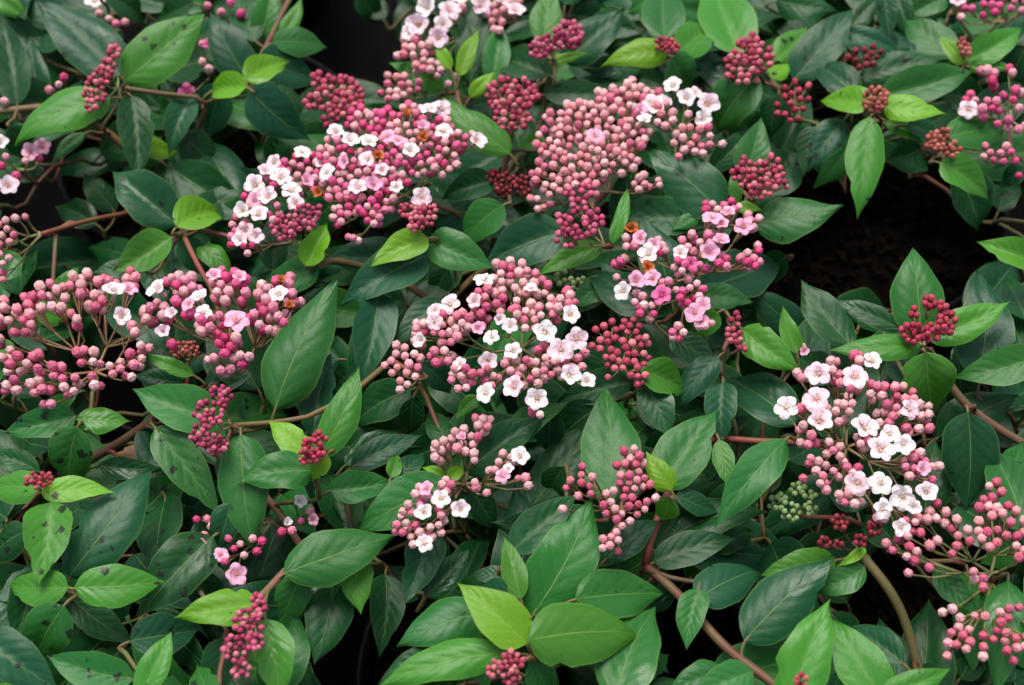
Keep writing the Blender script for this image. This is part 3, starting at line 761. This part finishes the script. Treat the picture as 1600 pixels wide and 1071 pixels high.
def flower_proto(seed, openness):
    """five rounded petals about a short tube with stamens; diameter 1, facing +Z"""
    rr = random.Random(seed); V, F, T = [], [], []
    for k in range(5):
        az = 2*math.pi*k/5 + rr.uniform(-.12, .12); el = (1-openness)*1.15 + rr.uniform(-.16, .16); sz = rr.uniform(0.92, 1.06)
        b0 = len(V); nu, nv = 5, 6; roll = rr.uniform(-.2, .2)
        for i in range(nv+1):
            t = i/nv
            for j in range(nu+1):
                x = -1 + 2*j/nu
                w = 0.222*sz*math.sqrt(max(0.05, 1 - ((t-0.58)/0.52)**2))*(0.5 + 0.5*min(1, t*2.2))
                rad = 0.06 + 0.44*sz*(t - 0.10*x*x*max(0, t-.3)/.7)
                cup = 0.10*math.sin(t*2.6) + 0.05*x*x*t - 0.10*max(0, t-.7)*openness + roll*x*w*0.5
                px = 0.06 + (rad-0.06)*math.cos(el) - cup*math.sin(el); pz = (rad-0.06)*math.sin(el) + cup*math.cos(el)
                py = x*w
                V.append((px*math.cos(az) - py*math.sin(az), px*math.sin(az) + py*math.cos(az), pz + 0.012*k))
                e = max(0, 1 - t*3.0); T.append((1.0 - 0.05*e, 1.0 - 0.02*e, 1.0 - 0.22*e))
        for i in range(nv):
            for j in range(nu):
                q = b0 + i*(nu+1) + j; F.append((q, q+1, q+nu+2, q+nu+1))
    def add_tube(pts, rad, c, sides=5):
        b = len(V); tv = []; tube(tv, F2, pts, rad, sides); V.extend(tv); T.extend([c]*len(tv)); return b
    def ball(c, r, col):
        b = len(V)
        for d in ((1, 0, 0), (-1, 0, 0), (0, 1, 0), (0, -1, 0), (0, 0, 1), (0, 0, -1)): V.append(tuple(c[i]+d[i]*r for i in range(3))); T.append(col)
        for f in ((0, 2, 4), (2, 1, 4), (1, 3, 4), (3, 0, 4), (2, 0, 5), (1, 2, 5), (3, 1, 5), (0, 3, 5)): F.append(tuple(b+i for i in f))
    def emit(pts, rad, c, sides=5):
        tv, tf = [], []; tube(tv, tf, pts, rad, sides); b = len(V); V.extend(tuple(p) for p in tv); T.extend([c]*len(tv)); F.extend(tuple(b+i for i in f) for f in tf)
    emit([Vector((0, 0, -0.40)), Vector((0, 0, -0.24)), Vector((0, 0, -0.05)), Vector((0, 0, 0.05))], [0.05, 0.085, 0.075, 0.10], (0.75, 0.62, 0.55), 8)
    for k in range(5):
        a = 2*math.pi*(k+.5)/5 + rr.uniform(-.2, .2); r = rr.uniform(.10, .17)
        tip = Vector((math.cos(a)*r, math.sin(a)*r, 0.20 + rr.uniform(-.03, .05)))
        emit([Vector((math.cos(a)*.06, math.sin(a)*.06, .02)), tip], [0.012, 0.010], (1.0, 1.0, 0.92), 4)
        ball(tip, 0.036, (0.98, 0.90, 0.66))
    ball((0, 0, 0.07), 0.06, (0.86, 0.90, 0.62))
    return mesh('flower', V, F, M_PETAL, True, None, T)
FLOW = [flower_proto(11, .84), flower_proto(12, .70), flower_proto(13, .93), flower_proto(14, .48), flower_proto(15, .30), flower_proto(16, .60)]

def align(z, rr):
    z = z.normalized(); q = z.to_track_quat('Z', 'Y'); return (q.to_matrix() @ Matrix.Rotation(rr.uniform(0, 6.28), 3, 'Z'))
head_jobs = []
for hi, (h, bpx, spc, pal, node, bl, fl) in enumerate(HEADS):
    rr = random.Random(100+hi)
    blobs = [tuple(float(x) for x in b.split()) for b in bl.split(',')]
    flowers = []
    for f in fl.split(','):
        if f.strip():
            w = f.split()
            if float(w[2]) > 0: flowers.append((float(w[0]), float(w[1]), float(w[2]), w[3]))
    cx = sum(b[0]*b[2] for b in blobs)/sum(b[2] for b in blobs); cy = sum(b[1]*b[2] for b in blobs)/sum(b[2] for b in blobs)
    ext = max(math.hypot(b[0]-cx, b[1]-cy)+b[2] for b in blobs)
    pts = []
    bpx *= (0.95 if bpx < 12.3 else 0.94); D = bpx*spc*(0.90 if bpx < 11.6 else 0.90)
    for b in blobs:
        n_try = int(14 + 9*(b[2]/bpx)**2*3.2)
        if b[2] < bpx*0.85: pts_try = [(b[0], b[1])] + [None]*6
        else: pts_try = [None]*n_try
        for t in pts_try:
            if t is None:
                a = rr.random()*6.283; r = (b[2]-bpx*0.25)*math.sqrt(rr.random()); x, y = b[0]+r*math.cos(a), b[1]+r*math.sin(a)
            else: x, y = t
            if all((x-q[0])**2 + (y-q[1])**2 > D*D for q in pts) and all(math.hypot(x-f[0], y-f[1]) > f[2]*0.42 for f in flowers):
                pts.append((x, y, b))
    n_top = len(pts)
    if bpx > 11.6 and len(blobs) > 9 and pal != 'rosy':          # a second, lower tier shows between the upper buds
        low = []
        for b in blobs:
            for t in range(int(8 + 9*(b[2]/bpx)**2*2)):
                a = rr.random()*6.283; r = b[2]*math.sqrt(rr.random()); x, y = b[0]+r*math.cos(a), b[1]+r*math.sin(a)
                if all((x-q[0])**2 + (y-q[1])**2 > D*D*2.2 for q in low) and all((x-q[0])**2 + (y-q[1])**2 > D*D*.42 for q in pts[:n_top]) and all(math.hypot(x-f[0], y-f[1]) > f[2]*0.36 for f in flowers): low.append((x, y, b))
        pts += low
    def hz(x, y): return h + 0.9*(1 - ((x-cx)**2+(y-cy)**2)/(ext*ext))
    pn = pref(cx, cy); tight = bpx < 11.6
    if node is None: nodeP = at(cx, cy + ext*0.25, h) - pn*(0.012 if tight else 0.02)
    else: nodeP = at(node[0], node[1], h - (1.2 if tight else 1.8))
    subs = {}
    buds, flw = [], []
    def sub_for(b):
        if b not in subs:
            P = at(b[0], b[1], hz(b[0], b[1])); subs[b] = P.lerp(nodeP, 0.30) - pn*(0.006 if tight else 0.009)
        return subs[b]
    for ip, (x, y, b) in enumerate(pts):
        P = at(x, y, hz(x, y) + rr.uniform(-.35, .35) - (0.75 if ip >= n_top else 0)); dia = bpx*rr.uniform(0.86, 1.14)*depth(P)/FPX*(1.06 if tight else 1.0)
        sp = sub_for(b); ax = (P-sp).normalized()*0.8 + pn*0.5 + Vector((rr.uniform(-.3, .3), rr.uniform(-.3, .3), 0))
        buds.append((P, ax.normalized(), dia, sp))
    for x, y, sz, tone in flowers:
        P = at(x, y, hz(x, y) + 0.25 + rr.uniform(-.1, .2)); dia = sz*depth(P)/FPX*1.19
        b = min(blobs, key=lambda q: (q[0]-x)**2 + (q[1]-y)**2); sp = sub_for(b)
        tilt = Vector((rr.uniform(-.42, .42), rr.uniform(-.42, .42), rr.uniform(-.1, .1)))
        flw.append((P, (pn + tilt + (P-nodeP).normalized()*0.35).normalized(), dia, sp, tone))
    pl = plant_of(cx, cy)
    head_jobs.append(dict(node=nodeP, subs=subs, buds=buds, fl=flw, pal=pal, p=pl, tight=tight, rr=rr, bpx=bpx, pn=pn))

# ------------------------------------------------------------------ lower foliage: leaf pairs on the inner shoots of every plant
GAPS = [(1385, 375, 150, 85), (560, 40, 75, 60), (110, 350, 45, 70), (545, 1030, 48, 75), (1440, 965, 62, 70), (180, 640, 45, 40), (1170, 930, 40, 26), (1100, 985, 40, 50), (1540, 300, 40, 60), (610, 880, 30, 24), (500, 110, 40, 30), (660, 640, 25, 22), (1490, 440, 40, 30)]
def in_gap(px, py, pad=0):
    return any(((px-g[0])/(g[2]+pad))**2 + ((py-g[1])/(g[3]+pad))**2 < 1 for g in GAPS)
for pk, p in PLANTS.items():
    cx, cy = p['c']; cen = at(cx, cy, -3)
    made = 0; tries = 0
    while made < 200 and tries < 6000:
        tries += 1
        a = R.random()*6.283; r = 0.21*math.sqrt(R.random()); out = Vector((math.cos(a), math.sin(a), 0))
        P = cen + out*r; h = -2.6 - R.random()**1.3*8.5 - 2.2*(r/0.21)**2
        P.z = Z0 + h*0.01
        px, py = proj(P)
        inside = -20 < px < 1620 and -20 < py < 1090
        if plant_of(px, py) != pk and inside: continue
        if pk == 'B' and inside and py > 300: continue
        if not inside:
            if not (-420 < px < 2020 and -330 < py < 1330): continue
            P.z += 0.02
        Ln = R.uniform(0.048, 0.080)
        dirv = (out*R.uniform(.2, 1.0) + Vector((R.uniform(-.8, .8), R.uniform(-.8, .8), R.uniform(-.45, .35)))).normalized()
        T = P + dirv*Ln
        if T.z > Z0 - 0.020: T.z = Z0 - 0.020
        q = [proj(P.lerp(T, t)) for t in (0, .5, 1)]
        if any(in_gap(x, y, 16) for x, y in q): continue
        nrm = (UP*0.8 + out*0.25 + Vector((0, -0.35, 0)) + Vector((R.uniform(-.35, .35), R.uniform(-.35, .35), 0))).normalized()
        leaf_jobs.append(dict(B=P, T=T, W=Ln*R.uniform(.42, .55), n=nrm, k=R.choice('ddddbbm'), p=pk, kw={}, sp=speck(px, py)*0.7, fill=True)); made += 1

# ------------------------------------------------------------------ branching: every leaf node and head hangs on a stem that leads to its pot
for pk, p in PLANTS.items():
    root = p['org'] + Vector((0, 0.075 if pk == 'B' else 0, SOIL_Z-0.004))
    p['nodes'] = [(root + Vector((R.uniform(-.008, .008), R.uniform(-.008, .008), 0.002)), 0.0)]
def attach(p, t, rad, col, name='stem', extra=None):
    best, bc = None, 1e9
    for q, ln in p['nodes']:
        if q.z > t.z + 0.004: continue
        c = (t-q).length + 0.30*ln + (0.06 if (q-t).length < 0.004 else 0)
        if c < bc: bc, best = c, (q, ln)
    if best is None: best = p['nodes'][0]
    q, ln = best; d = (t-q).length
    if d < 0.003: return
    up = UP*min(0.35*d, 0.05)
    out = (t-q); out.z = 0
    c1 = q + up*0.9 + out*0.12; c2 = t - up*0.7 - out*0.10
    if extra: c2 = t - (extra[1]-extra[0]).normalized()*min(0.35*d, 0.04)
    n = max(4, min(9, int(d/0.012)))
    pts = bez(q, c1, c2, t, n)
    jit = [pt + Vector((R.uniform(-1, 1), R.uniform(-1, 1), R.uniform(-1, 1)))*0.0012 if 0 < i < n else pt for i, pt in enumerate(pts)]
    r0 = min(rad*(1 + d*4), max(rad*1.15, 0.0026))
    rads = [(r0 + (rad-r0)*i/n)*(1.25 if i in (0, n) and False else 1) for i in range(n+1)]
    allpts = jit; allr = rads
    if extra: allpts = jit + extra[1:]; allr = rads + [rad]*(len(extra)-1)
    V, F = [], []; tube(V, F, [x - p['org'] for x in allpts], allr, 6)
    o = obj(name, mesh(name, V, F, M_STEM), p['e']); o.color = (*col, 1)
    acc = ln
    for i in range(1, len(allpts)):
        acc += (allpts[i]-allpts[i-1]).length
        p['nodes'].append((allpts[i], acc))
def smooth_line(P, per=5):
    o = []
    for i in range(len(P)-1):
        a, b, c, d = P[max(i-1, 0)], P[i], P[i+1], P[min(i+2, len(P)-1)]
        for k in range(per):
            t = k/per; o.append(0.5*((2*b) + (c-a)*t + (2*a-5*b+4*c-d)*t*t + (3*b-a-3*c+d)*t*t*t))
    return o + [P[-1]]
for ln in STEMS.strip().split('\n'):
    l, r = ln.split('|'); w = r.split()
    P = [at(*[float(x) for x in q.split()]) for q in l.split(';')]
    p = PLANTS[w[0]]; attach(p, P[0], float(w[1]), (float(w[2]), float(w[3]), float(w[4])), 'stem', smooth_line(P))
# leaf nodes: leaves whose bases lie close together share one node
SCOL = [(0.13, 0.055, 0.03), (0.16, 0.04, 0.03), (0.12, 0.10, 0.035), (0.09, 0.055, 0.03), (0.14, 0.11, 0.05)]
tg = {k: [] for k in PLANTS}
for j in leaf_jobs:
    p = PLANTS[j['p']]; B = j['B']; a = (j['T']-B).normalized()
    want = B - a*0.007 - UP*0.006
    found = None
    for nd in tg[j['p']]:
        if (nd[0]-want).length < 0.020 and nd[0].z < B.z + 0.004: found = nd; break
    if found is None:
        for q, _ in p['nodes']:
            if (q-want).length < 0.012: found = [q, 'on']; break
        if found is None: found = [want, 'leaf']
        tg[j['p']].append(found)
    j['node'] = found[0]
for hj in head_jobs: tg[hj['p']].append([hj['node'], 'head'])
for pk, p in PLANTS.items():
    root = p['nodes'][0][0]
    lst = [t for t in tg[pk] if t[1] != 'on']
    lst.sort(key=lambda t: (t[0]-root).length)
    for t in lst:
        if t[1] == 'head': attach(p, t[0], 0.0013, R.choice([(0.24, 0.05, 0.04), (0.16, 0.14, 0.05), (0.22, 0.07, 0.05)]))
        else: attach(p, t[0], 0.0013, R.choice(SCOL))
# ------------------------------------------------------------------ build leaves
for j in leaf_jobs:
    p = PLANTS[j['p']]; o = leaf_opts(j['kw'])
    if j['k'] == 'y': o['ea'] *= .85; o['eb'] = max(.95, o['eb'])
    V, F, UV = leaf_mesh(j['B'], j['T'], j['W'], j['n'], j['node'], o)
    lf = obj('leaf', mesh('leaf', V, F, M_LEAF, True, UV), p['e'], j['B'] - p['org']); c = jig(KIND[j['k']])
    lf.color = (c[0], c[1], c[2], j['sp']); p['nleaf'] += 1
# ------------------------------------------------------------------ build flower heads
for hj in head_jobs:
    p = PLANTS[hj['p']]; rr = hj['rr']; nd = hj['node']; V, F = [], []
    big = 1.0 if not hj['tight'] else 0.8
    u = hj['pn'].orthogonal().normalized(); v_ = hj['pn'].cross(u); sect = {}
    for sp in hj['subs'].values():
        d = sp - nd; sect.setdefault(int((math.atan2(d.dot(v_), d.dot(u)) + math.pi + rr.uniform(-.1, .1))/6.2832*6.0), []).append(d)
    for ds in sect.values():
        J = sum(ds, Vector())/len(ds)*0.55 - hj['pn']*0.003
        tube(V, F, bez(Vector(), J*0.3 + hj['pn']*0.001, J*0.7, J, 4), [.0011*big, .0010*big, .0009*big, .0009*big, .0008*big], 5)
        for s in ds: tube(V, F, bez(J, J.lerp(s, .4) - hj['pn']*0.001, s - (s-J)*.2 - hj['pn']*0.001, s, 3), [.0008*big, .0007*big, .0007*big, .0006*big], 4)
    for P, ax, dia, sp in [b[:4] for b in hj['buds']] + [f[:4] for f in hj['fl']]:
        e = P - ax*dia*0.5 - nd; s = sp - nd
        tube(V, F, bez(s, s.lerp(e, .4) + hj['pn']*0.0005, e - ax*dia*0.4, e, 3), [.0006*big, .0005*big, .0005*big, .00055*big], 4, False)
    head = obj('flower_cluster' if hj['fl'] else 'bud_cluster', mesh('cluster_stalks', V, F, M_STEM), p['e'], nd - p['org'])
    head.color = {'green': (.2, .28, .08, 1), 'dark': (.16, .05, .04, 1)}.get(hj['pal'], rr.choice([(.30, .16, .09, 1), (.26, .26, .09, 1), (.30, .20, .10, 1), (.28, .28, .11, 1)]))
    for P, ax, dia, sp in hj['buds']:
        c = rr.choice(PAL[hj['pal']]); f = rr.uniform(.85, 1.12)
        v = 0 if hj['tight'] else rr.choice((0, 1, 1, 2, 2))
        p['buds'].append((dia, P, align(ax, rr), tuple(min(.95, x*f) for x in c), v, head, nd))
    for P, ax, dia, sp, tone in hj['fl']:
        c = FCOL[tone]
        if tone == 'w': m = rr.random()**2*0.7; c = tuple(c[i]*(1-m) + (0.84, 0.52, 0.63)[i]*m for i in range(3))
        me = rr.choice(FLOW[:3] + FLOW[:3] + FLOW[5:] + FLOW[3:4]) if dia > 0.0085 else rr.choice(FLOW[3:])
        if tone == 'x': me = FLOW[4]
        o = obj('flower', me, head); M = align(ax, rr).to_4x4(); M.translation = P - nd
        o.matrix_local = M @ Matrix.Diagonal((dia, dia, dia, 1)); o.color = (*c, 1)
for pk, p in PLANTS.items():
    bs = sorted(p['buds'], key=lambda b: -b[0])
    def vis(b):
        x, y = proj(b[1]); return -10 < x < 1610 and -10 < y < 1081
    bs.sort(key=lambda b: 0 if vis(b) else 1)
    for dia, P, M, c, v, head, nd in bs[:300]:
        o = obj('bud', BUD_ME[v], head); m = M.to_4x4(); m.translation = P - nd
        o.matrix_local = m @ Matrix.Diagonal((dia, dia, dia*1.16, 1)); o.color = (*c, 1)
    if len(bs) > 300:
        V, F, T = [], [], []
        for dia, P, M, c, v, head, nd in bs[300:]:
            b0 = len(V); pv_, pf_, pt_ = BUDS[v]
            V.extend(M @ Vector(q)*dia + P - p['org'] for q in pv_); F.extend(tuple(b0+i for i in f) for f in pf_); T.extend(tuple(t[i]*c[i] for i in range(3)) for t in pt_)
        o = obj('small_buds', mesh('small_buds', V, F, M_BUD, True, None, T), p['e']); o['kind'] = 'stuff'
# ------------------------------------------------------------------ unseen leafy neighbours, added around to shade the gaps, copied part by part
src = PLANTS['F']['e']; kids = [o for o in src.children if o.name.split('.')[0] in ('pot', 'soil', 'stem', 'leaf')]
for x, y, rz in ((-0.64, 0.68, 1.2), (0.65, 0.66, 2.6), (-0.22, 0.10, 0.4), (0.16, 0.08, 3.9), (0.52, 0.12, 5.2), (-0.60, 0.16, 2.0), (-0.30, 1.27, 4.4), (0.36, 1.22, 5.7), (-0.62, 1.05, 0.2), (0.66, 1.02, 3.3)):
    e = src.copy(); COL.objects.link(e); e.location = (x, y, 0); e.rotation_euler.z = rz
    e['label'] = 'leafy potted viburnum shrub without flowers, added out of view to shade the flowering ones'; e['group'] = 'unseen leafy shrubs added around to block side light'
    for o in kids:
        c = o.copy(); COL.objects.link(c); c.parent = e
# ------------------------------------------------------------------ dry fallen leaves on the soil of the speckled shrub
for i, (x, y, a, lb) in enumerate(((226, 697, .3, 'dry tan fallen leaf lying under the red-brown stem'), (193, 742, 1.3, 'small curled brown fallen leaf beneath the speckled leaves'))):
    P = at(x, y, -6.5 if i == 0 else -5.5); T = P + Vector((math.cos(a), math.sin(a), 0.05))*(0.035 if i == 0 else 0.025)
    V, F, UV = leaf_mesh(P, T, 0.022, UP, P, leaf_opts(dict(c=.5, f=.3)))
    o = obj('fallen_leaf', mesh('fallen_leaf', V, F, M_DEAD, True, UV), None, P); o['label'] = lb; o['category'] = 'dead leaf'
print('leaves', {k: p['nleaf'] for k, p in PLANTS.items()}, 'buds', {k: len(p['buds']) for k, p in PLANTS.items()}, 'objects', len(bpy.data.objects))
